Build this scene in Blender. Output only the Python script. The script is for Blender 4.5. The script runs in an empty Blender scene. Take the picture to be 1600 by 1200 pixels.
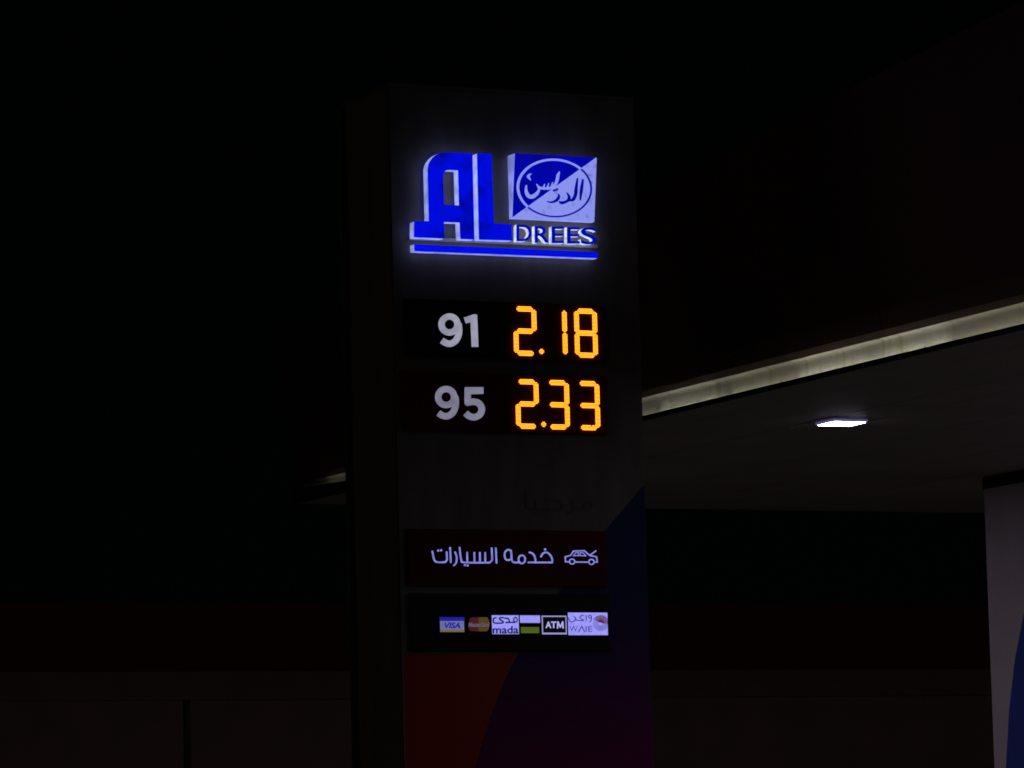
import bpy, bmesh, math, random
import numpy as np
from mathutils import Vector, Matrix, geometry

random.seed(4)
scene = bpy.context.scene
COL = scene.collection

# ------------------------------------------------------------------ camera
FPX = 6829.0                      # focal length in pixels of the 1600 px wide photograph
PITCH = math.atan(780 / FPX)
ROLL = -0.026
EYE = Vector((0, 0, 1.6))
cam_d = bpy.data.cameras.new('camera')
cam = bpy.data.objects.new('camera', cam_d)
COL.objects.link(cam)
CAM_R = Matrix.Rotation(math.pi / 2 + PITCH, 3, 'X') @ Matrix.Rotation(ROLL, 3, 'Z')
cam.location = EYE
cam.rotation_euler = CAM_R.to_euler()
cam_d.sensor_width = 36
cam_d.lens = FPX / 1600 * 36
cam_d.clip_start = 0.5
cam_d.clip_end = 2000
scene.camera = cam

# ------------------------------------------------------------------ night sky, faint moonlight, exposure
SUN_EL, SUN_AZ = math.radians(26), math.radians(204)      # azimuth of the source, clockwise from +Y
world = bpy.data.worlds.new('World')
scene.world = world
world.use_nodes = True
wn = world.node_tree.nodes
wn.clear()
sky = wn.new('ShaderNodeTexSky')
sky.sky_type = 'NISHITA'
sky.sun_disc = False
sky.ozone_density = 6.0
sky.sun_elevation = SUN_EL
sky.sun_rotation = SUN_AZ
bg = wn.new('ShaderNodeBackground')
bg.inputs['Strength'].default_value = 0.00008
wo = wn.new('ShaderNodeOutputWorld')
world.node_tree.links.new(sky.outputs[0], bg.inputs[0])
world.node_tree.links.new(bg.outputs[0], wo.inputs[0])

sun_d = bpy.data.lights.new('moonlight', 'SUN')
sun_d.energy = 0.026
sun_d.color = (1.0, 0.76, 0.54)
sun_d.angle = math.radians(12)
sun = bpy.data.objects.new('moonlight', sun_d)
COL.objects.link(sun)
src = Vector((math.sin(SUN_AZ) * math.cos(SUN_EL), math.cos(SUN_AZ) * math.cos(SUN_EL), math.sin(SUN_EL)))
sun.rotation_euler = src.to_track_quat('Z', 'Y').to_euler()

scene.view_settings.view_transform = 'Standard'
scene.view_settings.look = 'None'
scene.view_settings.exposure = 0
scene.view_settings.gamma = 1
scene.render.engine = 'CYCLES'
scene.cycles.use_denoising = True
scene.cycles.filter_width = 1.7
scene.cycles.max_bounces = 6
scene.cycles.sample_clamp_indirect = 4

# ------------------------------------------------------------------ materials
def nt(name):
    m = bpy.data.materials.new(name)
    m.use_nodes = True
    n = m.node_tree.nodes
    b = n['Principled BSDF']
    return m, n, m.node_tree.links, b

def paint(name, col, rough=0.5, metal=0.0, var=0.15, scale=6.0, bump=0.0, detail=6.0, spec=0.5, stretch=None):
    """painted or cast surface with faint large and fine unevenness of its colour"""
    m, n, l, b = nt(name)
    tc = n.new('ShaderNodeTexCoord')
    no = n.new('ShaderNodeTexNoise')
    no.inputs['Scale'].default_value = scale
    no.inputs['Detail'].default_value = detail
    if stretch:
        mp = n.new('ShaderNodeMapping')
        mp.inputs['Scale'].default_value = stretch
        l.new(tc.outputs['Object'], mp.inputs['Vector'])
        l.new(mp.outputs[0], no.inputs['Vector'])
    else:
        l.new(tc.outputs['Object'], no.inputs['Vector'])
    b.inputs['Specular IOR Level'].default_value = spec
    ra = n.new('ShaderNodeValToRGB')
    ra.color_ramp.elements[0].position = 0.3
    ra.color_ramp.elements[1].position = 0.72
    ra.color_ramp.elements[0].color = tuple(c * (1 - var) for c in col) + (1,)
    ra.color_ramp.elements[1].color = tuple(min(1, c * (1 + var)) for c in col) + (1,)
    l.new(no.outputs['Fac'], ra.inputs[0])
    l.new(ra.outputs[0], b.inputs['Base Color'])
    b.inputs['Roughness'].default_value = rough
    b.inputs['Metallic'].default_value = metal
    if bump:
        bp = n.new('ShaderNodeBump')
        bp.inputs['Strength'].default_value = bump
        bp.inputs['Distance'].default_value = 0.01
        l.new(no.outputs['Fac'], bp.inputs['Height'])
        l.new(bp.outputs[0], b.inputs['Normal'])
    return m

def glow(name, col, strength=1.0, dim_noise=0.0, scale=8.0, lo=0.35, hi=0.6, base=None):
    """lit translucent plastic; dirt is uneven backlight painted as noise in the emission"""
    m, n, l, b = nt(name)
    b.inputs['Base Color'].default_value = (base or tuple(min(.6, c * .5) for c in col)) + (1,)
    b.inputs['Roughness'].default_value = 0.45
    b.inputs['Emission Color'].default_value = tuple(col) + (1,)
    b.inputs['Emission Strength'].default_value = strength
    if dim_noise:
        tc = n.new('ShaderNodeTexCoord')
        no = n.new('ShaderNodeTexNoise')
        no.inputs['Scale'].default_value = scale
        no.inputs['Detail'].default_value = 5
        l.new(tc.outputs['Object'], no.inputs['Vector'])
        mr = n.new('ShaderNodeMapRange')
        mr.inputs['From Min'].default_value = lo
        mr.inputs['From Max'].default_value = hi
        mr.inputs['To Min'].default_value = strength * (1 - dim_noise)
        mr.inputs['To Max'].default_value = strength
        l.new(no.outputs['Fac'], mr.inputs['Value'])
        l.new(mr.outputs[0], b.inputs['Emission Strength'])
    return m

def print_ramp(name, c0, c1, axis, a0, a1, rough=0.4):
    """printed vinyl that runs from one ink to another along an axis of the object"""
    m, n, l, b = nt(name)
    tc = n.new('ShaderNodeTexCoord')
    sp = n.new('ShaderNodeSeparateXYZ')
    l.new(tc.outputs['Object'], sp.inputs[0])
    mr = n.new('ShaderNodeMapRange')
    mr.inputs['From Min'].default_value = a0
    mr.inputs['From Max'].default_value = a1
    l.new(sp.outputs[axis], mr.inputs['Value'])
    mx = n.new('ShaderNodeMix')
    mx.data_type = 'RGBA'
    mx.inputs['A'].default_value = c0 + (1,)
    mx.inputs['B'].default_value = c1 + (1,)
    l.new(mr.outputs[0], mx.inputs['Factor'])
    l.new(mx.outputs['Result'], b.inputs['Base Color'])
    b.inputs['Roughness'].default_value = rough
    b.inputs['Specular IOR Level'].default_value = .1
    return m

def streaked(name, clean, stain):
    """white sheet with rusty water runs from its top edge"""
    m, n, l, b = nt(name)
    tc = n.new('ShaderNodeTexCoord')
    mp = n.new('ShaderNodeMapping')
    mp.inputs['Scale'].default_value = (1, 5.5, .8)
    l.new(tc.outputs['Object'], mp.inputs['Vector'])
    no = n.new('ShaderNodeTexNoise')
    no.inputs['Scale'].default_value = 1.0
    no.inputs['Detail'].default_value = 7
    no.inputs['Roughness'].default_value = .65
    l.new(mp.outputs[0], no.inputs['Vector'])
    ra = n.new('ShaderNodeValToRGB')
    ra.color_ramp.elements[0].position = .56
    ra.color_ramp.elements[1].position = .72
    ra.color_ramp.elements[0].color = clean + (1,)
    ra.color_ramp.elements[1].color = stain + (1,)
    l.new(no.outputs['Fac'], ra.inputs[0])
    l.new(ra.outputs[0], b.inputs['Base Color'])
    b.inputs['Roughness'].default_value = .6
    return m

M = {}
M['clad'] = paint('pale grey cladding', (.145, .130, .115), .6, 0, .20, 3, stretch=(2.2, 2.2, .5))
M['clad_side'] = paint('olive grey cladding', (.26, .235, .12), .6, 0, .18, 2, stretch=(2.2, 2.2, .5))
M['edge_trim'] = paint('dark edge trim', (.05, .05, .045), .5)
M['black_panel'] = paint('black acrylic', (.010, .009, .010), .4, 0, .1, spec=.12)
M['red_panel'] = paint('deep red acrylic', (.095, .005, .004), .5, 0, .1, spec=.08)
M['led_board'] = paint('led board black', (.095, .014, .004), .9, 0, .2, 60, spec=.1)
M['led'] = glow('amber led', (1.0, .335, .018), 3.1, 0, base=(.3, .15, .03))
M['led_off'] = paint('dead led lens', (.10, .06, .02), .3)
M['num91'] = glow('lit white numeral', (.34, .34, .44), 1.0, .25, 9, base=(.3, .3, .3))
M['num95'] = glow('dim lit white numeral', (.22, .21, .30), 1.0, .25, 9, base=(.3, .3, .3))
M['blue_face'] = glow('lit blue acrylic', (.0, .0030, .74), 1.0, .72, 6.0, .30, .52, base=(.0, .0, .05))  # dark patches of weak backlight painted into the emission
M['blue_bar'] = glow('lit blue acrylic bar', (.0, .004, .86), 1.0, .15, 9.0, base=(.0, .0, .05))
M['return'] = glow('lit white letter return', (.31, .365, .80), 1.0, .4, 14, base=(.5, .5, .5))
M['return_small'] = glow('bright white letter return', (.66, .73, 1.0), .95, .55, 26, base=(.5, .5, .5))
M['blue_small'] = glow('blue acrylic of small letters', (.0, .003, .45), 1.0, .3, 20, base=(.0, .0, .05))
M['box_white'] = glow('lit white acrylic', (.245, .285, .84), 1.0, .5, 22, .26, .42, base=(.4, .4, .4))
M['box_blue'] = glow('lit dark blue vinyl', (.0, .001, .42), 1.0, .35, 6, base=(.0, .0, .05))
M['box_side'] = glow('lit lightbox return', (.21, .25, .74), 1.0, .45, 9, base=(.5, .5, .5))
M['trim_metal'] = paint('brushed trim', (.50, .48, .44), .45, 0, .1, 20)
M['service_lit'] = glow('lit lavender lettering', (.27, .28, .84), .95, .3, 30, base=(.2, .2, .3))
M['unlit_print'] = paint('unlit dark lettering', (.112, .100, .092), .6)
M['lav'] = glow('lit lavender acrylic', (.34, .33, 1.0), 1.0, .15, 30, base=(.3, .3, .4))
M['lav_dim'] = glow('dim lavender acrylic', (.15, .155, .40), 1.0, .2, 30, base=(.2, .2, .3))
M['ink_navy'] = glow('navy ink on lit acrylic', (.006, .006, .10), 1.0, base=(.01, .01, .05))
M['ink_blue'] = glow('blue ink on lit acrylic', (.012, .014, .30), 1.0, base=(.01, .01, .08))
M['ink_violet'] = glow('violet ink on lit acrylic', (.05, .04, .26), 1.0, base=(.05, .04, .12))
M['ink_black'] = paint('black ink', (.008, .008, .012), .4)
M['ink_frame'] = glow('white frame on lit acrylic', (.30, .29, .60), 1.0, base=(.3, .3, .3))
M['ink_white'] = glow('white lettering on lit acrylic', (.42, .42, .85), 1.0, base=(.3, .3, .3))
M['ink_yellow'] = glow('yellow ink on lit acrylic', (.17, .13, .03), 1.0, base=(.2, .15, .03))
M['ink_red'] = glow('red ink on lit acrylic', (.06, .008, .014), 1.0, base=(.2, .02, .02))
M['ink_orange'] = glow('orange ink on lit acrylic', (.085, .043, .013), 1.0, base=(.2, .1, .02))
M['ink_grey'] = glow('grey lettering on lit acrylic', (.11, .085, .12), 1.0, base=(.2, .15, .2))
M['ink_green'] = glow('green ink on lit acrylic', (.07, .105, .010), 1.0, base=(.1, .15, .02))
M['ink_maroon'] = glow('maroon ink on lit acrylic', (.095, .010, .035), 1.0, base=(.1, .01, .03))
M['navy_print'] = print_ramp('navy to purple print', (.012, .018, .11), (.19, .004, .085), 'Z', 3.7, 2.2)
M['red_print'] = print_ramp('red to orange print', (.36, .014, .010), (.38, .042, .010), 'X', -1.0, -.3)
M['soffit'] = paint('soffit plank', (.42, .34, .28), .6, 0, .10, 1.2)
M['fascia'] = paint('dark brown fascia', (.085, .048, .034), .7, 0, .2, .8)
M['lip'] = paint('dark canopy lip', (.02, .018, .016), .6)
M['cove'] = streaked('dusty white cove panel', (.60, .60, .54), (.42, .38, .24))
M['tube'] = glow('lit cove tube', (1.0, .95, .78), 11.5, base=(.6, .6, .6))
M['tube_worn'] = glow('worn cove tube', (1.0, .93, .70), 6.0, base=(.6, .6, .6))
M['tube_weak'] = glow('failing cove tube', (1.0, .95, .78), 2.6, base=(.6, .6, .6))
M['lamp'] = glow('lit lamp diffuser', (.80, .80, 1.0), 84.0, base=(.6, .6, .6))
M['lamp_case'] = glow('lamp rim with painted bloom', (.07, .065, .20), 1.0, base=(.6, .6, .62))  # faint violet emission on the casing, painted in place of lens bloom
M['column'] = paint('pale column cladding', (.68, .53, .55), .5, 0, .07, 2)
M['column_blue'] = paint('blue vinyl', (.055, .08, .36), .4, 0, .08, 3)
M['wall'] = paint('beige wall', (.40, .28, .235), .8, 0, .12, 1.5)
M['band'] = paint('beige fascia band', (.31, .245, .195), .8, 0, .12, 1.5)
M['pilaster'] = paint('dark maroon pilaster', (.16, .08, .09), .8)
M['parapet'] = paint('dark red brown parapet', (.24, .035, .028), .7, 0, .2, .7)
M['roofing'] = paint('grey roofing', (.15, .15, .15), .9)
M['asphalt'] = paint('asphalt', (.12, .115, .105), .85, 0, .3, 1.2, .4, 12)
M['concrete'] = paint('concrete', (.35, .33, .30), .8, 0, .15, 4, .3, 10)

# ------------------------------------------------------------------ helpers
def ray(x, y):
    return CAM_R @ Vector(((x - 800) / FPX, -(y - 600) / FPX, -1.0))

def mesh_obj(name, verts, faces, mat, parent=None, smooth=False):
    me = bpy.data.meshes.new(name)
    me.from_pydata([tuple(v) for v in verts], [], faces)
    me.materials.append(M[mat])
    if smooth:
        for p in me.polygons:
            p.use_smooth = True
    me.update()
    o = bpy.data.objects.new(name, me)
    COL.objects.link(o)
    if parent:
        o.parent = parent
    return o

BOXF = [(0, 3, 2, 1), (4, 5, 6, 7), (0, 1, 5, 4), (1, 2, 6, 5), (2, 3, 7, 6), (3, 0, 4, 7)]
def box_v(x0, x1, y0, y1, z0, z1):
    return [(x0, y0, z0), (x1, y0, z0), (x1, y1, z0), (x0, y1, z0), (x0, y0, z1), (x1, y0, z1), (x1, y1, z1), (x0, y1, z1)]

def box(name, x0, x1, y0, y1, z0, z1, mat, parent=None, bev=0.0):
    if not bev:
        return mesh_obj(name, box_v(x0, x1, y0, y1, z0, z1), BOXF, mat, parent)
    bm = bmesh.new()
    vs = [bm.verts.new(v) for v in box_v(x0, x1, y0, y1, z0, z1)]
    for f in BOXF:
        bm.faces.new([vs[i] for i in f])
    bmesh.ops.bevel(bm, geom=bm.edges[:], offset=bev, segments=2, affect='EDGES', profile=.5)
    me = bpy.data.meshes.new(name)
    bm.to_mesh(me)
    bm.free()
    me.materials.append(M[mat])
    o = bpy.data.objects.new(name, me)
    COL.objects.link(o)
    if parent:
        o.parent = parent
    return o

def empty(name, loc, rz=0.0, label=None, cat=None, group=None):
    o = bpy.data.objects.new(name, None)
    o.empty_display_size = .3
    COL.objects.link(o)
    o.location = loc
    o.rotation_euler = (0, 0, rz)
    if label:
        o['label'] = label
        o['category'] = cat
    if group:
        o['group'] = group
    return o

# --- outlines: unions of strokes and polygons as a distance field, contoured
def seg_sd(X, Y, a, b, ra, rb, flat_a=False, flat_b=False):
    ax, ay = a[0], a[1]
    dx, dy = b[0] - ax, b[1] - ay
    L2 = dx * dx + dy * dy + 1e-12
    t = ((X - ax) * dx + (Y - ay) * dy) / L2
    tc = np.clip(t, 0, 1)
    d = np.hypot(X - ax - tc * dx, Y - ay - tc * dy) - (ra + (rb - ra) * tc)
    L = math.sqrt(L2)
    if flat_a:
        d = np.maximum(d, -t * L)
    if flat_b:
        d = np.maximum(d, (t - 1) * L)
    return d

def smooth_pts(pts, n=5, closed=False):
    """Catmull-Rom through the points (with widths as third value)"""
    P = [np.array(p, float) for p in pts]
    out = []
    N = len(P)
    for i in range(N if closed else N - 1):
        p0 = P[(i - 1) % N] if closed or i > 0 else P[i]
        p1, p2 = P[i], P[(i + 1) % N]
        p3 = P[(i + 2) % N] if closed or i + 2 < N else P[i + 1]
        for k in range(n):
            t = k / n
            out.append(.5 * ((2 * p1) + (-p0 + p2) * t + (2 * p0 - 5 * p1 + 4 * p2 - p3) * t * t + (-p0 + 3 * p1 - 3 * p2 + p3) * t ** 3))
    out.append(P[0] if closed else P[-1])
    return [tuple(o) for o in out]

def stroke(pts, r, curve=False, flat=False, closed=False):
    p = [(q[0], q[1], q[2] if len(q) > 2 else r) for q in pts]
    if curve:
        p = smooth_pts(p, 6, closed)
    elif closed:
        p = p + [p[0]]
    return ('s', p, flat)

def ellipse_pts(cx, cy, rx, ry, n=40):
    return [(cx + rx * math.cos(2 * math.pi * i / n), cy + ry * math.sin(2 * math.pi * i / n)) for i in range(n)]

def poly(pts):
    return ('p', pts, False)

def poly_sd(X, Y, pts):
    d = np.full(X.shape, 1e9)
    inside = np.zeros(X.shape, bool)
    n = len(pts)
    for i in range(n):
        a, b = pts[i], pts[(i + 1) % n]
        d = np.minimum(d, seg_sd(X, Y, a, b, 0, 0))
        if a[1] != b[1]:
            c = ((a[1] > Y) != (b[1] > Y)) & (X < (b[0] - a[0]) * (Y - a[1]) / (b[1] - a[1]) + a[0])
            inside ^= c
    return np.where(inside, -d, d)

def field(items, X, Y):
    D = np.full(X.shape, 1e9)
    for kind, p, flat in items:
        if kind == 'p':
            D = np.minimum(D, poly_sd(X, Y, p))
        else:
            S = np.full(X.shape, 1e9)
            for i in range(len(p) - 1):
                S = np.minimum(S, seg_sd(X, Y, p[i], p[i + 1], p[i][2], p[i + 1][2]))
            if flat:
                for a, b in (((p[1], p[0]), (p[-2], p[-1])) if flat is True else ((p[-2], p[-1]),)):
                    ux, uy = b[0] - a[0], b[1] - a[1]
                    L = math.hypot(ux, uy); ux /= L; uy /= L; r = b[2] * 1.3
                    q = [(b[0] - uy * r, b[1] + ux * r), (b[0] + uy * r, b[1] - ux * r), (b[0] + (uy + ux) * r, b[1] + (uy - ux) * r), (b[0] + (ux - uy) * r, b[1] + (uy + ux) * r)]
                    S = np.maximum(S, -poly_sd(X, Y, q))
            D = np.minimum(D, S)
            if len(p) == 1:
                D = np.minimum(D, np.hypot(X - p[0][0], Y - p[0][1]) - p[0][2])
    return D

def contours(D, xs, ys):
    """marching squares at zero; closed outlines as lists of (x, y)"""
    D = np.where(np.abs(D) < 1e-7, 1e-7, D)
    D[0, :] = np.maximum(D[0, :], 1e-3); D[-1, :] = np.maximum(D[-1, :], 1e-3)
    D[:, 0] = np.maximum(D[:, 0], 1e-3); D[:, -1] = np.maximum(D[:, -1], 1e-3)
    ins = D < 0
    c = ins[:-1, :-1] * 1 + ins[:-1, 1:] * 2 + ins[1:, 1:] * 4 + ins[1:, :-1] * 8
    TAB = {1: [(3, 0)], 2: [(0, 1)], 3: [(3, 1)], 4: [(1, 2)], 5: [(3, 0), (1, 2)], 6: [(0, 2)], 7: [(3, 2)], 8: [(2, 3)],
           9: [(2, 0)], 10: [(0, 1), (2, 3)], 11: [(2, 1)], 12: [(1, 3)], 13: [(1, 0)], 14: [(0, 3)]}
    nxt, pos = {}, {}
    def key(i, j, e):
        if e == 0: return ('h', i, j)
        if e == 2: return ('h', i + 1, j)
        if e == 3: return ('v', i, j)
        return ('v', i, j + 1)
    def point(k):
        t, i, j = k
        if t == 'h':
            a, b = D[i, j], D[i, j + 1]; s = a / (a - b)
            return (xs[j] + s * (xs[j + 1] - xs[j]), ys[i])
        a, b = D[i, j], D[i + 1, j]; s = a / (a - b)
        return (xs[j], ys[i] + s * (ys[i + 1] - ys[i]))
    for i, j in zip(*np.nonzero((c > 0) & (c < 15))):
        for e0, e1 in TAB[int(c[i, j])]:
            nxt[key(i, j, e0)] = key(i, j, e1)
    loops = []
    while nxt:
        k0, k = next(iter(nxt.items()))
        del nxt[k0]
        loop = [point(k0)]
        while k != k0 and k in nxt:
            loop.append(point(k))
            k = nxt.pop(k)
        # drop points on straight runs and near duplicates
        keep = []
        n = len(loop)
        for q in range(n):
            a, b, d = loop[q - 1], loop[q], loop[(q + 1) % n]
            if abs((b[0] - a[0]) * (d[1] - a[1]) - (b[1] - a[1]) * (d[0] - a[0])) > 1e-4 * ((d[0] - a[0]) ** 2 + (d[1] - a[1]) ** 2 + 1e-9):
                keep.append(b)
        if len(keep) > 3:
            loops.append(keep)
    return loops

def outline(items, step, cut=None, keep=None):
    pts = [q for _, p, _ in items for q in p]
    pad = max([q[2] if len(q) > 2 else 0 for q in pts]) + 3 * step
    x0, x1 = min(q[0] for q in pts) - pad, max(q[0] for q in pts) + pad
    y0, y1 = min(q[1] for q in pts) - pad, max(q[1] for q in pts) + pad
    xs = np.arange(x0, x1 + step, step); ys = np.arange(y0, y1 + step, step)
    X, Y = np.meshgrid(xs, ys)
    D = field(items, X, Y)
    if cut:
        D = np.maximum(D, -field(cut, X, Y))
    if keep:
        D = np.maximum(D, field(keep, X, Y))
    return contours(D, xs, ys)

def inside(p, l):
    r, n = False, len(l)
    for i in range(n):
        a, b = l[i], l[(i + 1) % n]
        if (a[1] > p[1]) != (b[1] > p[1]) and p[0] < (b[0] - a[0]) * (p[1] - a[1]) / (b[1] - a[1]) + a[0]:
            r = not r
    return r

def prism(name, loops, fmap, h0, h1, mat, parent=None, front=True, sides=True, back=False):
    """solid between heights h0 and h1 over a surface; fmap(x, y, h) gives the point"""
    verts, faces, base = [], [], []
    n = sum(len(l) for l in loops)
    for l in loops:
        for p in l:
            verts.append(fmap(p[0], p[1], h1))
    for l in loops:
        for p in l:
            verts.append(fmap(p[0], p[1], h0))
    if sides:
        o = 0
        for l in loops:
            m = len(l)
            for i in range(m):
                j = (i + 1) % m
                faces.append((o + i, o + j, n + o + j, n + o + i))
            o += m
    if front or back:
        offs = [sum(len(q) for q in loops[:k]) for k in range(len(loops))]
        depth = [sum(inside(l[0], q) for q in loops if q is not l) for l in loops]
        for k, l in enumerate(loops):
            if depth[k] % 2:
                continue
            grp = [k] + [j for j, q in enumerate(loops) if depth[j] == depth[k] + 1 and inside(q[0], l)]
            idx = [offs[j] + i for j in grp for i in range(len(loops[j]))]
            for t in geometry.tessellate_polygon([[Vector((p[0], p[1], 0)) for p in loops[j]] for j in grp]):
                if front:
                    faces.append(tuple(idx[i] for i in t))
                if back:
                    faces.append(tuple(n + idx[i] for i in t))
    o = mesh_obj(name, verts, faces, mat, parent)
    bm = bmesh.new()
    bm.from_mesh(o.data)
    bmesh.ops.recalc_face_normals(bm, faces=bm.faces[:])
    bm.to_mesh(o.data)
    bm.free()
    return o

def homography(src_q, dst_q):
    A, b = [], []
    for (x, y), (u, v) in zip(src_q, dst_q):
        A.append([x, y, 1, 0, 0, 0, -u * x, -u * y]); b.append(u)
        A.append([0, 0, 0, x, y, 1, -v * x, -v * y]); b.append(v)
    h = np.linalg.solve(np.array(A, float), np.array(b, float))
    return lambda x, y: ((h[0] * x + h[1] * y + h[2]) / (h[6] * x + h[7] * y + 1), (h[3] * x + h[4] * y + h[5]) / (h[6] * x + h[7] * y + 1))

def text_loops(s, bold=0.0, shear=0.0):
    """outline mesh of built-in-font text in a unit box: returns (verts2d, faces, edges_of_walls)"""
    cu = bpy.data.curves.new('t', 'FONT')
    cu.body = s
    cu.fill_mode = 'FRONT'
    cu.offset = bold
    cu.shear = shear
    cu.resolution_u = 5
    ob = bpy.data.objects.new('t', cu)
    COL.objects.link(ob)
    bpy.context.view_layer.update()
    dg = bpy.context.evaluated_depsgraph_get()
    me = bpy.data.meshes.new_from_object(ob.evaluated_get(dg))
    v = [(p.co.x, p.co.y) for p in me.vertices]
    f = [tuple(p.vertices) for p in me.polygons]
    bpy.data.objects.remove(ob)
    bpy.data.curves.remove(cu)
    bm = bmesh.new(); bm.from_mesh(me)
    bmesh.ops.remove_doubles(bm, verts=bm.verts[:], dist=1e-5)
    bm.verts.index_update()
    v = [(p.co.x, p.co.y) for p in bm.verts]
    f = [tuple(q.index for q in p.verts) for p in bm.faces]
    e = [(q.verts[0].index, q.verts[1].index) for q in bm.edges if q.is_boundary]
    bm.free()
    bpy.data.meshes.remove(me)
    x0, x1 = min(p[0] for p in v), max(p[0] for p in v)
    y0, y1 = min(p[1] for p in v), max(p[1] for p in v)
    v = [((p[0] - x0) / (x1 - x0), (p[1] - y0) / (y1 - y0)) for p in v]
    return v, f, e

def text_part(name, s, fmap, rect, h0, h1, mat, parent, bold=0.0, shear=0.0, front=True, sides=True):
    """lettering in rect (x0, x1, y_bottom, y_top) of the surface"""
    v, f, e = text_loops(s, bold, shear)
    x0, x1, yb, yt = rect
    P = [(x0 + a * (x1 - x0), yb + b * (yt - yb)) for a, b in v]
    n = len(P)
    verts = [fmap(p[0], p[1], h1) for p in P] + [fmap(p[0], p[1], h0) for p in P]
    faces = []
    if front:
        faces += f
    if sides:
        faces += [(a, b, n + b, n + a) for a, b in e]
    return mesh_obj(name, verts, faces, mat, parent)

# ================================================================== ground
g = mesh_obj('ground', [(-600, -600, 0), (600, -600, 0), (600, 600, 0), (-600, 600, 0)], [(0, 1, 2, 3)], 'asphalt')
g['kind'] = 'structure'

# ================================================================== price pylon
PHI = math.radians(25.5)
U = Vector((math.cos(PHI), math.sin(PHI), 0))          # along the front, to the right
NRM = Vector((U.y, -U.x, 0))                           # out of the front
P0 = Vector((-0.842, 31.40, 0))                        # foot of the front left corner
WID, DEP, TOP = 2.0, 0.95, 7.42
PORG = P0 + U * (WID / 2) - NRM * (DEP / 2)
pylon = empty('price_pylon', PORG, PHI, 'tall grey fuel price pylon with lit blue logo and amber digits', 'price sign')
FY = -DEP / 2                                          # local y of the front

def F(x, y, off=0.0):
    """photograph pixel -> local (u, z) on the plane off metres in front of the pylon front"""
    r = ray(x, y)
    Q = P0 + NRM * off
    p = EYE + r * ((Q - EYE).dot(NRM) / r.dot(NRM))
    return (p - P0).dot(U) - WID / 2, p.z

def PL(u, z, h):                                       # local point h metres in front of the front
    return (u, FY - h, z)

def pxmap(ox, oy, s, base):
    """map of zoom coordinates (origin ox, oy; scale s) on the plane base metres proud"""
    def m(x, y, h):
        u, z = F(ox + x / s, oy + y / s, base)
        return PL(u, z, base + h)
    return m

# body: core, corner trims and cladding panels
box('core', -WID / 2 + .03, WID / 2 - .03, FY + .03, -FY - .03, .12, TOP - .03, 'edge_trim', pylon)
box('plinth', -WID / 2 - .12, WID / 2 + .12, FY - .12, -FY + .12, 0, .12, 'concrete', pylon, .015)
box('top_cap', -WID / 2, WID / 2, FY, -FY, TOP - .028, TOP, 'clad', pylon)
zc = [.125, TOP - .03]
for i in range(1):
    z0, z1 = zc[i] + .002, zc[i + 1] - .002
    box('front_panel', -WID / 2 + .001, WID / 2 - .001, FY, FY + .028, z0, z1, 'clad', pylon)
    box('back_panel', -WID / 2 + .001, WID / 2 - .001, -FY - .028, -FY, z0, z1, 'clad', pylon)
    box('side_panel', -WID / 2, -WID / 2 + .028, FY + .03, -FY - .16, z0, z1, 'clad_side', pylon)
    box('side_panel', WID / 2 - .028, WID / 2, FY + .03, -FY - .03, z0, z1, 'clad_side', pylon)
box('rear_trim', -WID / 2 + .004, -WID / 2 + .028, -FY - .157, -FY - .03, .125, TOP - .03, 'edge_trim', pylon)

# printed sweep on the lower front: navy disc edge and a red field
arc = smooth_pts([F(*p) + (0,) for p in [(1020, 742), (1005, 760), (945, 830), (888, 905), (842, 972), (805, 1030), (772, 1105), (742, 1200), (722, 1300), (708, 1400), (700, 1520), (700, 1660)]], 5)
arc = [(a[0], a[1]) for a in arc if a[0] < WID / 2 - .003]
navy = [(WID / 2 - .003, arc[0][1])] + arc + [(arc[-1][0], .16), (WID / 2 - .003, .16)]
prism('navy_print', [navy], PL, 0, .002, 'navy_print', pylon)
ztop = F(700, 1022)[1]
redp = [(-WID / 2 + .02, ztop)]
lo_arc = [a for a in arc if a[1] < ztop]
redp += [(lo_arc[0][0] - .002, ztop)] + [(a[0] - .004, a[1]) for a in lo_arc] + [(lo_arc[-1][0] - .004, .16), (-WID / 2 + .02, .16)]
prism('red_print', [redp], PL, 0, .002, 'red_print', pylon)

# ------------------------------------------------ logo: letters A, L, bar, lightbox, five small letters
ST, LD = .028, .078                                    # stand-off and depth of the big letters
zA = pxmap(630, 225, 6.667, ST + LD)
def letter(name, loops, zm, st, depth, mat_face, mat_ret, label=None):
    face_base = st + depth
    ret = prism(name, loops, lambda x, y, h: zm(x, y, h - face_base), st, face_base - .002, mat_ret, pylon, front=False)
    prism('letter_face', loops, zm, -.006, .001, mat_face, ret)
    if label:
        ret['label'] = label
    return ret
A_out = [(112, 972), (430, 985), (424, 812), (588, 818), (597, 990), (742, 995), (718, 98), (560, 92), (430, 88), (385, 94), (345, 112), (308, 142), (280, 178), (262, 216), (255, 262), (262, 540), (268, 803), (115, 808)]
A_in = [(415, 332), (420, 306), (432, 286), (455, 273), (490, 270), (572, 275), (582, 640), (425, 632)]
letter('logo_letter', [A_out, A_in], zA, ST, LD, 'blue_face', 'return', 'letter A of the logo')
L_out = [(770, 99), (920, 101), (945, 828), (1128, 838), (1133, 1006), (790, 996)]
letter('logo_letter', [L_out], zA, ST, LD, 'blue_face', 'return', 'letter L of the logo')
zB = pxmap(610, 210, 4.4444, ST + LD)
letter('logo_bar', [[(166, 763), (1440, 818), (1440, 860), (168, 811)]], zB, ST, LD, 'blue_bar', 'return', 'blue bar under the logo')

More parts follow.
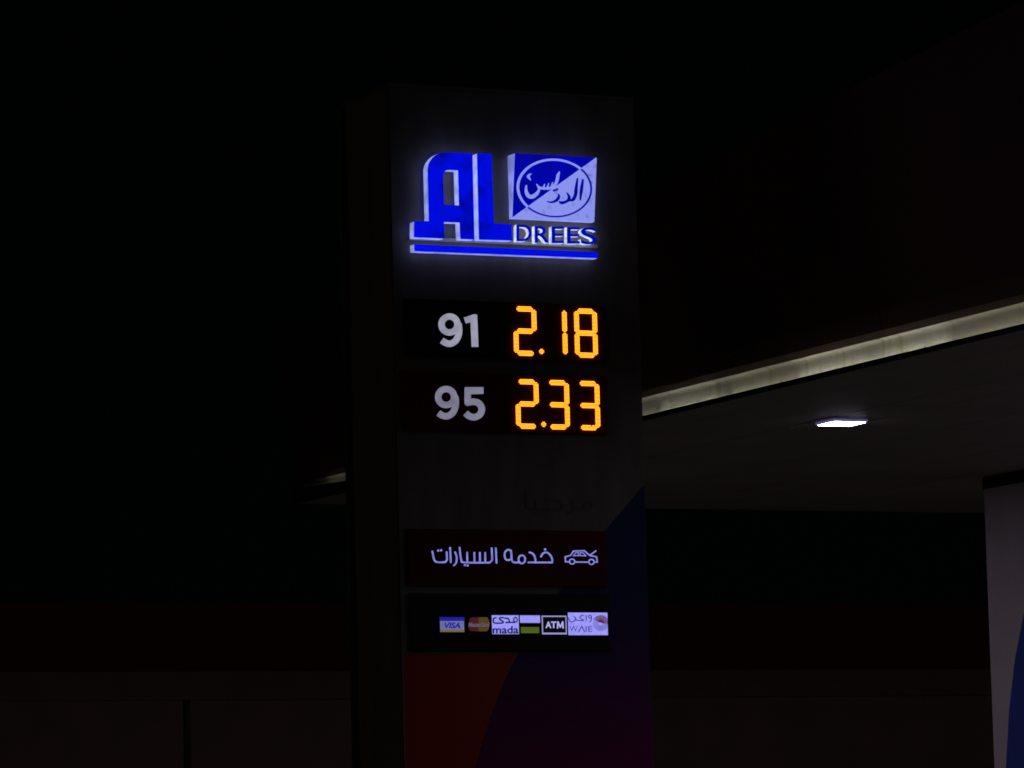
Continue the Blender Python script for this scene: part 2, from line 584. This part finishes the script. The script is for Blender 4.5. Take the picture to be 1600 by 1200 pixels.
# lightbox, its face leaning forward at the top
z7 = (785, 230, 6.667)
q7 = [(92, 65), (955, 105), (985, 775), (140, 745)]    # TL TR BR BL of the face, zoom coordinates
dT, dB = .150, .080
def q7F(i, off):
    return F(z7[0] + q7[i][0] / z7[2], z7[1] + q7[i][1] / z7[2], off)
uT0, zT0 = q7F(0, dT); uT1, zT1 = q7F(1, dT); uB1, zB1 = q7F(2, dB); uB0, zB0 = q7F(3, dB)
bu0, bu1, bz1, bz0 = (uT0 + uB0) / 2, (uT1 + uB1) / 2, (zT0 + zT1) / 2, (zB0 + zB1) / 2
hom7 = homography(q7, [(0, 1), (1, 1), (1, 0), (0, 0)])
def boxmap(a, b, h):
    d = dB + (dT - dB) * b + h
    return (bu0 + a * (bu1 - bu0), FY - d, bz0 + b * (bz1 - bz0))
def box7(x, y, h):
    a, b = hom7(x, y)
    return boxmap(a, b, h)
bs = .028
lb_v = [(bu0, FY - bs, bz0), (bu1, FY - bs, bz0), (bu1, FY - bs, bz1), (bu0, FY - bs, bz1)] + [boxmap(*p, -.002) for p in ((0, 0), (1, 0), (1, 1), (0, 1))]
lbox = mesh_obj('logo_lightbox', lb_v, [(0, 1, 5, 4), (1, 2, 6, 5), (2, 3, 7, 6), (3, 0, 4, 7)], 'box_side', pylon)
lbox['label'] = 'square lightbox with oval emblem'
prism('lightbox_face', [[(0, 0), (1, 0), (1, 1), (0, 1)]], boxmap, -.004, 0, 'box_white', lbox)
# blue vinyl: the upper left triangle with the marks left open, and the marks of the lower right half
elc = [hom7(*p) for p in ((145, 392), (936, 440), (520, 118), (575, 735))]
ecx, ecy = (elc[0][0] + elc[1][0]) / 2, (elc[2][1] + elc[3][1]) / 2
erx, ery = (elc[1][0] - elc[0][0]) / 2, (elc[2][1] - elc[3][1]) / 2
def H7(pts, k=1 / 860.0):
    return [hom7(p[0], p[1]) + ((p[2] * k,) if len(p) > 2 else ()) for p in pts]
def HB(pts):
    return H7(pts, 1.3 / 860.0)
ring = stroke(ellipse_pts(ecx, ecy, erx - .017, ery - .017, 60), .0175, closed=True)
ring_thin = stroke(ellipse_pts(ecx, ecy, erx - .014, ery - .014, 60), .012, closed=True)
calli_white = [stroke(H7([(287, 280, 5), (264, 296, 13), (262, 318, 16), (290, 350, 4)]), 0, True),
               stroke(H7([(248, 405, 8), (252, 462, 17), (280, 512, 24), (322, 522, 26), (362, 492, 21), (384, 450, 13), (376, 420, 12), (352, 388, 5)]), 0, True),
               stroke(H7([(376, 420, 14), (410, 432, 17), (455, 434, 17), (500, 430, 18), (540, 402, 17), (562, 352, 17), (566, 300, 17), (578, 260, 8)]), 0, True),
               stroke(H7([(430, 432, 12), (436, 388, 5)]), 0), stroke(H7([(468, 430, 12), (478, 380, 5)]), 0), stroke(H7([(508, 425, 12), (518, 368, 5)]), 0)]
calli_blue = [stroke(HB([(829, 340, 8), (824, 440, 13), (820, 552, 6)]), 0, True),
              stroke(HB([(772, 328, 7), (768, 430, 13), (766, 500, 14), (746, 548, 14), (712, 556, 10), (690, 548, 6)]), 0, True),
              stroke(HB([(676, 478, 5), (700, 512, 11), (702, 548, 14), (672, 572, 13), (632, 582, 16), (606, 568, 5)]), 0, True),
              stroke(HB([(590, 492, 5), (597, 522, 11), (572, 560, 13), (526, 577, 10), (478, 570, 4)]), 0, True),
              stroke(HB([(572, 440, 10), (566, 448, 10)]), 0), stroke(HB([(546, 450, 10), (540, 456, 10)]), 0)]
DIAG = [poly([(0, 0), (1, 1), (0, 1)])]
prism('blue_vinyl', outline([poly([(0.0, 0.012), (.988, 1.0), (0, 1)])], .004, cut=[ring] + calli_white), boxmap, .0005, .0025, 'box_blue', lbox)
LOW = [poly([(.004, 0), (1, .996), (1, 0)])]
prism('blue_vinyl', outline([ring_thin] + calli_blue, .004, keep=LOW), boxmap, .0005, .0025, 'box_blue', lbox)

# DREES
SD, SS = .050, .022
zD = pxmap(785, 230, 6.667, SS + SD)
for ch, x0, x1, yt, yb in (('D', 147, 305, 806, 980), ('R', 337, 490, 822, 996), ('E', 514, 642, 826, 1000), ('E', 674, 806, 832, 1004), ('S', 818, 984, 834, 1012)):
    dz = SS + SD
    r_ = text_part('logo_letter', ch, lambda x, y, h: zD(x, y, h - dz), (x0, x1, yb, yt), SS, dz - .002, 'return_small', pylon, .008, front=False)
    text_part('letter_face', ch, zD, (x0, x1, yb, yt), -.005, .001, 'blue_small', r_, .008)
    r_['label'] = 'small raised letter %s of the logo' % ch
box('logo_rail', F(640, 379, .01)[0], F(934, 390, .01)[0], FY - .018, FY, F(780, 378.5, .01)[1] - .012, F(780, 378.5, .01)[1] + .012, 'trim_metal', pylon)

# ------------------------------------------------ price panels
def panel(name, l, t, r, b, mat, thick, lab=None):
    u0, z1 = F(l, t, thick); u1, z0 = F(r, b, thick)
    o = box(name, u0, u1, FY - thick, FY - .0025, z0, z1, mat, pylon, .004)
    if lab:
        o['label'] = lab
    return o
PT = .030
pan91 = panel('price_panel', 632, 466, 948, 566, 'black_panel', PT, 'black price panel for 91')
pan95 = panel('price_panel', 628, 579, 950, 680, 'red_panel', PT, 'dark red price panel for 95')
zN = pxmap(670, 480, 6.316, PT)
def nine(dx, dy):
    tail = [(293, 176), (298, 225), (291, 278), (264, 330), (216, 360), (168, 354), (127, 328)]
    return [stroke([(x + dx, y + dy) for x, y in ellipse_pts(203, 171, 79, 79, 40)], 31, closed=True),
            stroke([(x + dx, y + dy) for x, y in smooth_pts([t + (0,) for t in tail], 5) and [(q[0], q[1]) for q in smooth_pts([t + (0,) for t in tail], 5)]], 31.5, flat='end')]
o = prism('numeral', outline(nine(0, 0), 4), zN, .0005, .004, 'num91', pan91)
o = prism('numeral', [[(345, 103), (440, 71), (475, 73), (488, 392), (422, 392), (411, 150), (364, 160)]], zN, .0005, .004, 'num91', pan91)
prism('numeral', outline(nine(-33, 716), 4), zN, .0005, .004, 'num95', pan95)
five = [stroke([(354, 822), (538, 822)], 33, flat=True), stroke([(384, 800), (382, 930)], 31, flat=True),
        stroke([(q[0], q[1]) for q in smooth_pts([p + (0,) for p in [(384, 942), (415, 936), (450, 934), (498, 954), (522, 1008), (500, 1062), (447, 1086), (395, 1073), (362, 1044)]], 5)], 32, flat='end')]
prism('numeral', outline(five, 4), zN, .0005, .004, 'num95', pan95)

# amber seven-segment digits: every segment a field of lamps
PIT = 0.01005
def led_mesh(name, pts, mat):
    verts, faces = [], []
    r0, r1, hh = .0034, .0026, .0085
    for (u, z) in pts:
        b = len(verts)
        for k in range(6):
            a = math.pi / 3 * k
            verts.append((u + r0 * math.cos(a), 0, z + r0 * math.sin(a)))
        for k in range(6):
            a = math.pi / 3 * k
            verts.append((u + r1 * math.cos(a), -hh, z + r1 * math.sin(a)))
        for k in range(6):
            j = (k + 1) % 6
            faces.append((b + k, b + j, b + 6 + j, b + 6 + k))
        faces.append(tuple(b + 6 + k for k in range(6)))
    me = bpy.data.meshes.new(name)
    me.from_pydata(verts, [], faces)
    me.materials.append(M[mat])
    return me
def hseg():
    p = [(i, j - 1.5) for i in range(-5, 6) for j in range(4)]
    p += [(sx * 6, sy * .5) for sx in (-1, 1) for sy in (-1, 1)]
    return p
def vseg():
    p = [(j - 1.5, i - 6.5) for i in range(14) for j in range(4)]
    p += [(sx * .5, sy * 7.5) for sx in (-1, 1) for sy in (-1, 1)]
    return p
HS = [(a * PIT, b * PIT) for a, b in hseg()]
VS = [(a * PIT, b * PIT) for a, b in vseg()]
me_h, me_v = led_mesh('led_segment', HS, 'led'), led_mesh('led_segment', VS, 'led')
HSD = [p for p in HS if not (abs(p[0] - 2 * PIT) < 1e-6 and p[1] > 1.2 * PIT)]
me_hd = led_mesh('led_segment', HSD, 'led')
me_dot = led_mesh('led_point', [((i - 1.5) * PIT, (j - 1.5) * PIT) for i in range(4) for j in range(4) if not (i in (0, 3) and j in (0, 3))], 'led')
SEG = {'a': (0, 16.3, 'h'), 'g': (0, 0, 'h'), 'd': (0, -16.3, 'h'), 'f': (-7.45, 8.15, 'v'), 'b': (7.45, 8.15, 'v'), 'e': (-7.45, -8.15, 'v'), 'c': (7.45, -8.15, 'v')}
DIG = {'2': 'abged', '1': 'bc', '8': 'abcdefg', '3': 'abgcd'}
def price(panel_o, digits, px0, px2, dead=False):
    u0, z0 = F(*px0, PT + .006); u2, z2 = F(*px2, PT + .006)
    zc_ = (z0 + z2) / 2
    bo = box('led_board', u0 - .155, u2 + .150, FY - PT - .005, FY - PT - .0005, zc_ - .208, zc_ + .208, 'led_board', panel_o)
    for k, ch in enumerate(digits):
        uc = u0 + (u2 - u0) * k / 2
        for s in DIG[ch]:
            du, dz_, t = SEG[s]
            me = me_h if t == 'h' else me_v
            if dead and k == 2 and s == 'd':
                me = me_hd
            o = bpy.data.objects.new('led_segment', me)
            COL.objects.link(o)
            o.parent = panel_o
            o.location = (uc + du * PIT, FY - PT - .0052, zc_ + dz_ * PIT)
    o = bpy.data.objects.new('led_point', me_dot)
    COL.objects.link(o)
    o.parent = panel_o
    o.location = (u0 + 12.9 * PIT, FY - PT - .0052, zc_ - 14.6 * PIT)
price(pan91, '218', (820.3, 517.5), (915.4, 520.6))
price(pan95, '233', (823.6, 631.4), (919.1, 633.7), True)

# ------------------------------------------------ unlit greeting below the prices
zU = pxmap(720, 740, 6.667, .0)
greet = [stroke([(680, 190), (690, 340), (730, 368), (1060, 372)], 13, True), stroke([(780, 372), (785, 300)], 12), stroke([(1060, 372), (1040, 300), (960, 270), (890, 262)], 12, True),
         stroke([(1160, 290), (1175, 350), (1150, 405), (1105, 415)], 12, True), stroke(ellipse_pts(1330, 335, 40, 36, 20), 11, closed=True), stroke([(1330, 372), (1175, 366)], 12), stroke([(780, 425)], 12)]
prism('unlit_lettering', outline(greet, 6), zU, 0, .003, 'unlit_print', pylon)

# ------------------------------------------------ car service panel
SP = .028
spanel = panel('service_panel', 637, 826, 950, 917, 'red_panel', SP, 'dark red panel with lit car service lettering')
zS = pxmap(660, 845, 5.3333, SP)
R_ = 6.9
words = {
    'word_service': [stroke([(988, 132), (1003, 106), (1034, 97), (1062, 116), (1080, 150), (1081, 180)], R_, True), stroke([(1081, 181), (882, 180)], R_), stroke([(1022, 72)], 9.5),
                     stroke([(892, 96), (922, 110), (939, 145), (941, 180)], R_, True), stroke(ellipse_pts(828, 155, 28, 34, 24), R_, closed=True),
                     stroke([(808, 180), (765, 180), (746, 165), (741, 120), (738, 82)], R_, True), stroke([(738, 82), (712, 75), (690, 92), (684, 124), (694, 154), (718, 161), (743, 150)], R_, True)],
    'word_cars': [stroke([(611, 62), (617, 184)], R_), stroke([(577, 62), (581, 160), (560, 182)], R_), stroke([(560, 182), (350, 181), (324, 160), (316, 120), (309, 58)], R_ * .97, True),
                  stroke([(522, 100), (524, 180)], R_), stroke([(478, 100), (479, 180)], R_), stroke([(432, 100), (433, 180)], R_), stroke([(372, 98), (374, 180)], R_), stroke([(353, 202)], 9), stroke([(376, 206)], 9),
                  stroke([(271, 95), (284, 130), (282, 178), (262, 206)], R_, True), stroke([(230, 58), (236, 178)], R_),
                  stroke([(201, 95), (205, 158), (190, 178)], R_), stroke([(190, 178), (125, 178), (98, 158), (82, 88)], R_, True), stroke([(131, 82)], 9), stroke([(155, 79)], 9)]}
for w in words.values():
    prism('lit_word', outline(w, 2.0), zS, .0004, .003, 'service_lit', spanel)
cr = 5.2
car = [stroke([(1219, 176), (1192, 174), (1189, 134), (1234, 122), (1258, 86), (1348, 83), (1394, 123), (1450, 133), (1456, 178), (1436, 178)], cr), stroke([(1276, 177), (1379, 178)], cr),
       stroke(ellipse_pts(1247, 173, 22, 21, 24), cr, closed=True), stroke(ellipse_pts(1408, 176, 22, 21, 24), cr, closed=True), stroke([(1394, 121), (1444, 85)], cr),
       stroke([(1258, 124), (1276, 99), (1299, 99), (1300, 124)], cr * .75, closed=True), stroke([(1314, 124), (1314, 99), (1336, 99), (1361, 125)], cr * .75, closed=True)]
o = prism('car_pictogram', outline(car, 1.6), zS, .0004, .003, 'service_lit', spanel)
o['label'] = 'lit outline of a car with its bonnet open'

# ------------------------------------------------ card panel
CP = .028
cpanel = panel('card_panel', 640, 927, 956, 1017, 'black_panel', CP, 'black panel with a row of lit payment emblems')
def PX(x, y, h):                                        # photograph pixels on the panel
    u, z = F(x, y, CP)
    return PL(u, z, CP + h)
def quad(name, l, t, r, b, mat, h0, h1, lab=None):
    # true rectangle on the panel
    u0, z1 = F(l, t, CP); u1, z0 = F(r, b, CP)
    zl = (F(l, t, CP)[1] + F(r, t, CP)[1]) / 2; zb = (F(l, b, CP)[1] + F(r, b, CP)[1]) / 2
    o = prism(name, [[(u0, zb), (u1, zb), (u1, zl), (u0, zl)]], lambda u, z, h: PL(u, z, CP + h), h0, h1, mat, cpanel)
    if lab:
        o['label'] = lab
    return o
z3 = pxmap(680, 950, 11.4286, CP)
z4 = pxmap(800, 945, 10.0, CP)
# blue and yellow card
quad('card_emblem', 687.3, 964.3, 725.3, 987.6, 'lav_dim', .0003, .002, 'white card emblem with blue and yellow bands')
quad('emblem_band', 687.3, 964.3, 725.3, 970.3, 'ink_blue', .002, .003)
quad('emblem_band', 687.8, 984.0, 725.3, 987.6, 'ink_yellow', .002, .003)
text_part('emblem_lettering', 'VISA', z3, (165, 445, 362, 258), .002, .0032, 'ink_blue', cpanel, .03, .25)
# red and orange card
dr = [poly([(612, 200), (640, 170), (770, 165), (772, 415), (640, 412), (605, 380)])]
orr = [poly([(774, 165), (930, 165), (955, 215), (965, 290), (955, 370), (920, 415), (774, 418)])]
o = prism('card_emblem', outline(dr, 8), z3, .0003, .002, 'ink_red', cpanel)
o['label'] = 'red half of the two coloured card emblem'
o = prism('card_emblem', outline(orr, 8), z3, .0003, .002, 'ink_orange', cpanel)
o['label'] = 'orange half of the two coloured card emblem'
text_part('emblem_lettering', 'MasterCard', z3, (592, 968, 338, 258), .002, .0032, 'ink_grey', cpanel, .045, .15)
# white square with Arabic and Latin name
quad('card_emblem', 768.3, 961.4, 810.8, 990.8, 'lav', .0003, .002, 'white square emblem reading mada in two scripts')
md = [stroke([(1085, 178), (1048, 182), (1034, 215), (1040, 255), (1075, 270), (1195, 268), (1210, 245), (1180, 222), (1148, 205), (1158, 176), (1215, 172)], 13, True),
      stroke([(1240, 182), (1300, 190), (1318, 225), (1322, 258)], 13, True), stroke([(1258, 260), (1420, 256)], 13), stroke(ellipse_pts(1430, 210, 32, 40, 24), 11, closed=True)]
prism('emblem_lettering', outline(md, 3), z3, .002, .0032, 'ink_navy', cpanel)
text_part('emblem_lettering', 'mada', z3, (1022, 1486, 458, 320), .002, .0032, 'ink_navy', cpanel, .022)
# white over green
quad('card_emblem', 812.3, 961.6, 843.8, 973.2, 'lav', .0003, .002, 'white bar above the green bar')
quad('card_emblem', 813.8, 979.8, 842.4, 989.3, 'ink_green', .0003, .002, 'green bar below the white bar')
# cash machine sign
quad('card_emblem', 846.2, 962.0, 885.6, 991.2, 'ink_frame', .0003, .002, 'black cash machine sign with thin white frame')
quad('emblem_field', 847.9, 964.0, 883.8, 988.6, 'ink_black', .002, .003)
for ch, a, b in (('A', 520, 612), ('T', 606, 690)):
    text_part('emblem_lettering', ch, z4, (a, b, 365, 262), .003, .0042, 'ink_white', cpanel, .03)
prism('emblem_lettering', outline([stroke([(708, 364), (714, 266), (752, 350), (790, 266), (796, 364)], 10.5)], 3), z4, .003, .0042, 'ink_white', cpanel)
# white sign with a fan
quad('card_emblem', 887.2, 957.2, 949.8, 992.4, 'lav', .0003, .002, 'white emblem with maroon fan')
text_part('emblem_lettering', 'W', z4, (895, 1025, 420, 330), .002, .0032, 'ink_violet', cpanel)
prism('emblem_lettering', outline([stroke([(1040, 422), (1088, 334), (1132, 422)], 8)], 3), z4, .002, .0032, 'ink_violet', cpanel)
text_part('emblem_lettering', 'IE', z4, (1148, 1252, 424, 336), .002, .0032, 'ink_violet', cpanel)
wa = [stroke([(882, 205), (895, 250), (935, 270), (975, 250), (990, 205), (965, 185)], 7.5, True), stroke([(990, 225), (1025, 245), (1120, 245)], 7.5, True), stroke([(1120, 245), (1062, 205), (1075, 170), (1112, 165)], 7.5, True),
      stroke([(1155, 165), (1158, 245)], 7.5), stroke(ellipse_pts(1215, 185, 22, 24, 16), 7.5, closed=True), stroke([(1237, 190), (1238, 235), (1212, 268)], 7.5, True), stroke([(930, 300)], 7), stroke([(960, 302)], 7)]
prism('emblem_lettering', outline(wa, 3), z4, .002, .0032, 'ink_violet', cpanel)
for k in range(28):                                     # the fan: maroon blades above, thin violet ones below
    a = math.radians(2 + k * 360 / 28)
    up = 0 <= k <= 11 if True else False
    c0 = (1385, 288)
    L0, L1 = (14, 128) if up else (36, 128)
    w = 9.0 if up else 5.0
    d_ = (math.cos(a), -math.sin(a)); p_ = (-d_[1], d_[0])
    L1 = L1 if up else 124
    if c0[0] + d_[0] * L1 > 1492:
        L1 = (1492 - c0[0]) / d_[0]
    pts = [(c0[0] + d_[0] * L0 + p_[0] * w * .3, c0[1] + d_[1] * L0 + p_[1] * w * .3), (c0[0] + d_[0] * L1 + p_[0] * w, c0[1] + d_[1] * L1 + p_[1] * w),
           (c0[0] + d_[0] * L1 - p_[0] * w, c0[1] + d_[1] * L1 - p_[1] * w), (c0[0] + d_[0] * L0 - p_[0] * w * .3, c0[1] + d_[1] * L0 - p_[1] * w * .3)]
    prism('fan_blade', [pts], z4, .002, .003 + .00005 * k, 'ink_maroon' if up else 'ink_violet', cpanel)

# ================================================================== canopy
CPHI = math.radians(24.75)
CU = Vector((math.cos(CPHI), math.sin(CPHI), 0))
CV = Vector((-CU.y, CU.x, 0))                           # along the edge, away from the camera
CO = Vector((1.1, 36.8, 0))
H = 5.5
YF, YN, XW = 7.95, -20.0, 12.0                          # far end, near end, width
canopy = empty('forecourt_canopy', CO, CPHI, 'wide forecourt canopy with plank soffit and lit strip along its edge', 'canopy')
def CB(name, *a, **k):
    return box(name, *a[:-1], a[-1], canopy, **k)
SZ = H - .035                                           # soffit underside
# soffit planks
npl = 24
for i in range(npl):
    x0 = .03 + i * (XW - .06) / npl
    x1 = x0 + (XW - .06) / npl - .006
    for (ya, yb) in ((YN + .03, -10.5), (-10.488, -1.5), (-1.488, YF - .03)):
        dz = random.uniform(-.0015, .0015)
        box('soffit_plank', x0, x1, ya, yb, SZ + dz, SZ + .03 + dz, 'soffit', canopy)
box('soffit_backing', .13, XW - .02, YN + .02, YF - .02, SZ + .036, SZ + .06, 'lip', canopy)
box('roof_deck', .15, XW - .1, YN + .1, YF - .1, H + 1.2, H + 1.3, 'roofing', canopy)
# lip that hides the tubes, taller at the far corner
box('canopy_lip', 0, .018, YN, 5.4, SZ - .004, H, 'lip', canopy)
mesh_obj('canopy_lip', [(0, 5.4, SZ - .004), (.018, 5.4, SZ - .004), (.018, YF, SZ - .004), (0, YF, SZ - .004), (0, 5.4, H + .03), (.018, 5.4, H + .03), (.018, YF, H + .12), (0, YF, H + .12)], BOXF, 'lip', canopy)
box('canopy_lip', 0, XW, YF, YF + .018, SZ - .004, H + .16, 'lip', canopy)
box('canopy_lip', XW, XW + .018, YN, YF, SZ - .004, H + .4, 'lip', canopy)
box('canopy_lip', 0, XW, YN - .018, YN, SZ - .004, H + .4, 'lip', canopy)
# cove: back panels with a small outward flare on top
ys = [YF - .01]
joints = [6.2, 3.9, 1.55, -.35, -2.3, -4.6, -7.0, -9.4, -11.8, -14.2, -16.6, YN]
prof = [(.10, SZ + .062), (.10, H + .13), (.097, H + .146), (.088, H + .158), (.074, H + .165), (.055, H + .168), (.05, H + .168)]
for j in joints:
    y1, y0 = ys[-1] - .007, j + .007
    ys.append(j)
    v, f = [], []
    for (x, z) in prof:
        v += [(x, y0, z), (x, y1, z)]
    for k in range(len(prof) - 1):
        f.append((2 * k, 2 * k + 1, 2 * k + 3, 2 * k + 2))
    o_ = len(v)
    for (x, z) in prof:
        v += [(x + .012, y0, z + .012), (x + .012, y1, z + .012)]
    for k in range(len(prof) - 1):
        f.append((o_ + 2 * k, o_ + 2 * k + 2, o_ + 2 * k + 3, o_ + 2 * k + 1))
    mesh_obj('cove_panel', v, f, 'cove', canopy)
# cove tubes, with gaps between them
def tube(name, x, z, y0, y1, r, mat, parent):
    v, f = [], []
    for y in (y0, y1):
        for k in range(8):
            a = math.pi / 4 * k
            v.append((x + r * math.cos(a), y, z + r * math.sin(a)))
    for k in range(8):
        f.append((k, (k + 1) % 8, 8 + (k + 1) % 8, 8 + k))
    f += [tuple(range(7, -1, -1)), tuple(range(8, 16))]
    return mesh_obj(name, v, f, mat, parent)
yy = 7.25
tk = 0
while yy > YN + 1.6:
    tube('cove_tube', .055, H - .014, yy - 1.17, yy, .010, 'tube_weak' if tk == 0 else 'tube_worn' if tk in (1, 3, 5, 7, 10, 11) else 'tube', canopy)
    yy -= 1.23
    tk += 1
# upper fascia, flaring outwards and rising towards the near end
fp = [YF, 5.5, 3.1, .7, -1.7, -4.1, -6.5, -8.9, -11.3, -13.7, -16.1, YN]
def ftop(y):
    return H + 1.72 + max(0, .7 - y) * .07
for a, b in zip(fp[:-1], fp[1:]):
    y1, y0 = a - .003, b + .003
    zb = H + .171
    sec = [(.05, lambda y: zb), (.026, lambda y: zb + .05), (-.002, lambda y: zb + .20), (-.24, ftop), (-.22, ftop), (.018, lambda y: zb + .20), (.046, lambda y: zb + .05), (.07, lambda y: zb)]
    v = [(x, y, fz(y)) for y in (y0, y1) for x, fz in sec]
    f = [(k, 8 + k, 8 + (k + 1) % 8, (k + 1) % 8) for k in range(8)] + [(0, 1, 6, 7), (1, 2, 5, 6), (2, 3, 4, 5), (15, 14, 9, 8), (14, 13, 10, 9), (13, 12, 11, 10)]
    mesh_obj('fascia_panel', v, f, 'fascia', canopy)
box('end_fascia', .08, XW, YF - .03, YF - .004, H + .17, H + 1.5, 'fascia', canopy)
box('end_fascia', .08, XW, YN + .004, YN + .03, H + .17, H + 1.5, 'fascia', canopy)
# columns; the blue graphic's edge as seen on the left face
def col_px(x, y):
    r = ray(x, y)
    p = EYE + r * ((CO + CU * 5.8 - EYE).dot(CU) / r.dot(CU)) - CO
    return p.dot(CV), p.z
_g = [col_px(*q) for q in [(1600, 960), (1586, 1030), (1577, 1110), (1572, 1200), (1574, 1300), (1584, 1400), (1600, 1490)]]
GY = [q[0] for q in _g]; GZ = [q[1] for q in _g]
def column(x0, y1, vis):
    c = box('column', x0, x0 + 1.0, y1 - 1.0, y1, 0, SZ - .006, 'column', canopy, .012)
    box('column_collar', x0 - .004, x0 + 1.004, y1 - 1.004, y1 + .004, SZ - .12, SZ - .007, 'lip', c)
    # blue disc that wraps the near side of the left face
    pts = [(-.985, GZ[0] + .25)] + [(GY[k] - 4.16, GZ[k]) for k in range(len(GY))] + [(-.985, GZ[-1] - .2)]
    prism('column_graphic', [pts], lambda yy_, zz_, h: (x0 - h, y1 + yy_, zz_), 0, .003, 'column_blue', c)
    c['label'] = 'pale column with curved blue graphic'
    return c
column(5.80, 4.16, True)
column(5.80, -8.0, False)

# ------------------------------------------------ canopy lamps
def lamp(x, y, label):
    wpos = CO + CU * x + CV * y
    t = empty('canopy_light', (wpos.x, wpos.y, SZ - .006), CPHI, label, 'light', 'square lights under the canopy soffit')
    s = .152
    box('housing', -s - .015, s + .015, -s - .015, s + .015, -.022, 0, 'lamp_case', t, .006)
    mesh_obj('diffuser', [(-s, -s, -.024), (s, -s, -.024), (s, s, -.024), (-s, s, -.024)], [(0, 3, 2, 1)], 'lamp', t)
    return t
_r = ray(1315, 662.5)
_p = EYE + _r * ((SZ - .03 - EYE.z) / _r.z) - CO
LX, LY = _p.dot(CU), _p.dot(CV)
lamp(LX, LY, 'square white light glowing on the dark soffit right of the pylon')
far = 'square white light added further along the same soffit, out of the picture or hidden'
for (x, y) in [(LX + a, LY + 5 * b) for a in (0, 6.2) for b in (1, 0, -1, -2, -3) if (a, b) != (0, 0)]:  # unseen lamps, added to light the pylon front, column and ground
    lamp(x, y, far)

# ================================================================== low building behind the forecourt
BO = Vector((0, 60, 0))
shop = empty('station_building', BO, PHI, 'low beige building with dark parapet far behind the pylon', 'building')
def BF(x, y):
    r = ray(x, y)
    n = NRM
    p = EYE + r * ((BO - EYE).dot(n) / r.dot(n))
    return (p - BO).dot(U), p.z
zt = BF(780, 1048)[1]
zb_ = BF(780, 1091)[1]
up_ = BF(292, 1120)[0]
bx0, bx1 = -13.0, 22.0
bays = [up_ + 6.6 * k for k in range(-2, 5)]
prev = bx0
for b in bays + [bx1]:
    x0, x1 = prev, min(b, bx1)
    if x1 - x0 > .3:
        box('wall_panel', x0 + .055, x1 - .055, 0, .2, 0, zb_ - .004, 'wall', shop)
    if b < bx1 and b > bx0:
        box('pilaster', b - .052, b + .052, .05, .2, 0, zb_ - .004, 'pilaster', shop)
    prev = b
box('fascia_band', bx0, bx1, -.012, .2, zb_, zt, 'band', shop)
box('parapet', bx0, bx1, 2.0, 2.2, zt - 1, zt + 1.05, 'parapet', shop)
box('roof', bx0, bx1, .2, 2.0, zt - .25, zt - .1, 'roofing', shop)
box('rear_wall', bx0, bx1, 7.8, 8.0, 0, zt + .6, 'wall', shop)
box('roof', bx0, bx1, 2.2, 7.8, zt + .3, zt + .5, 'roofing', shop)
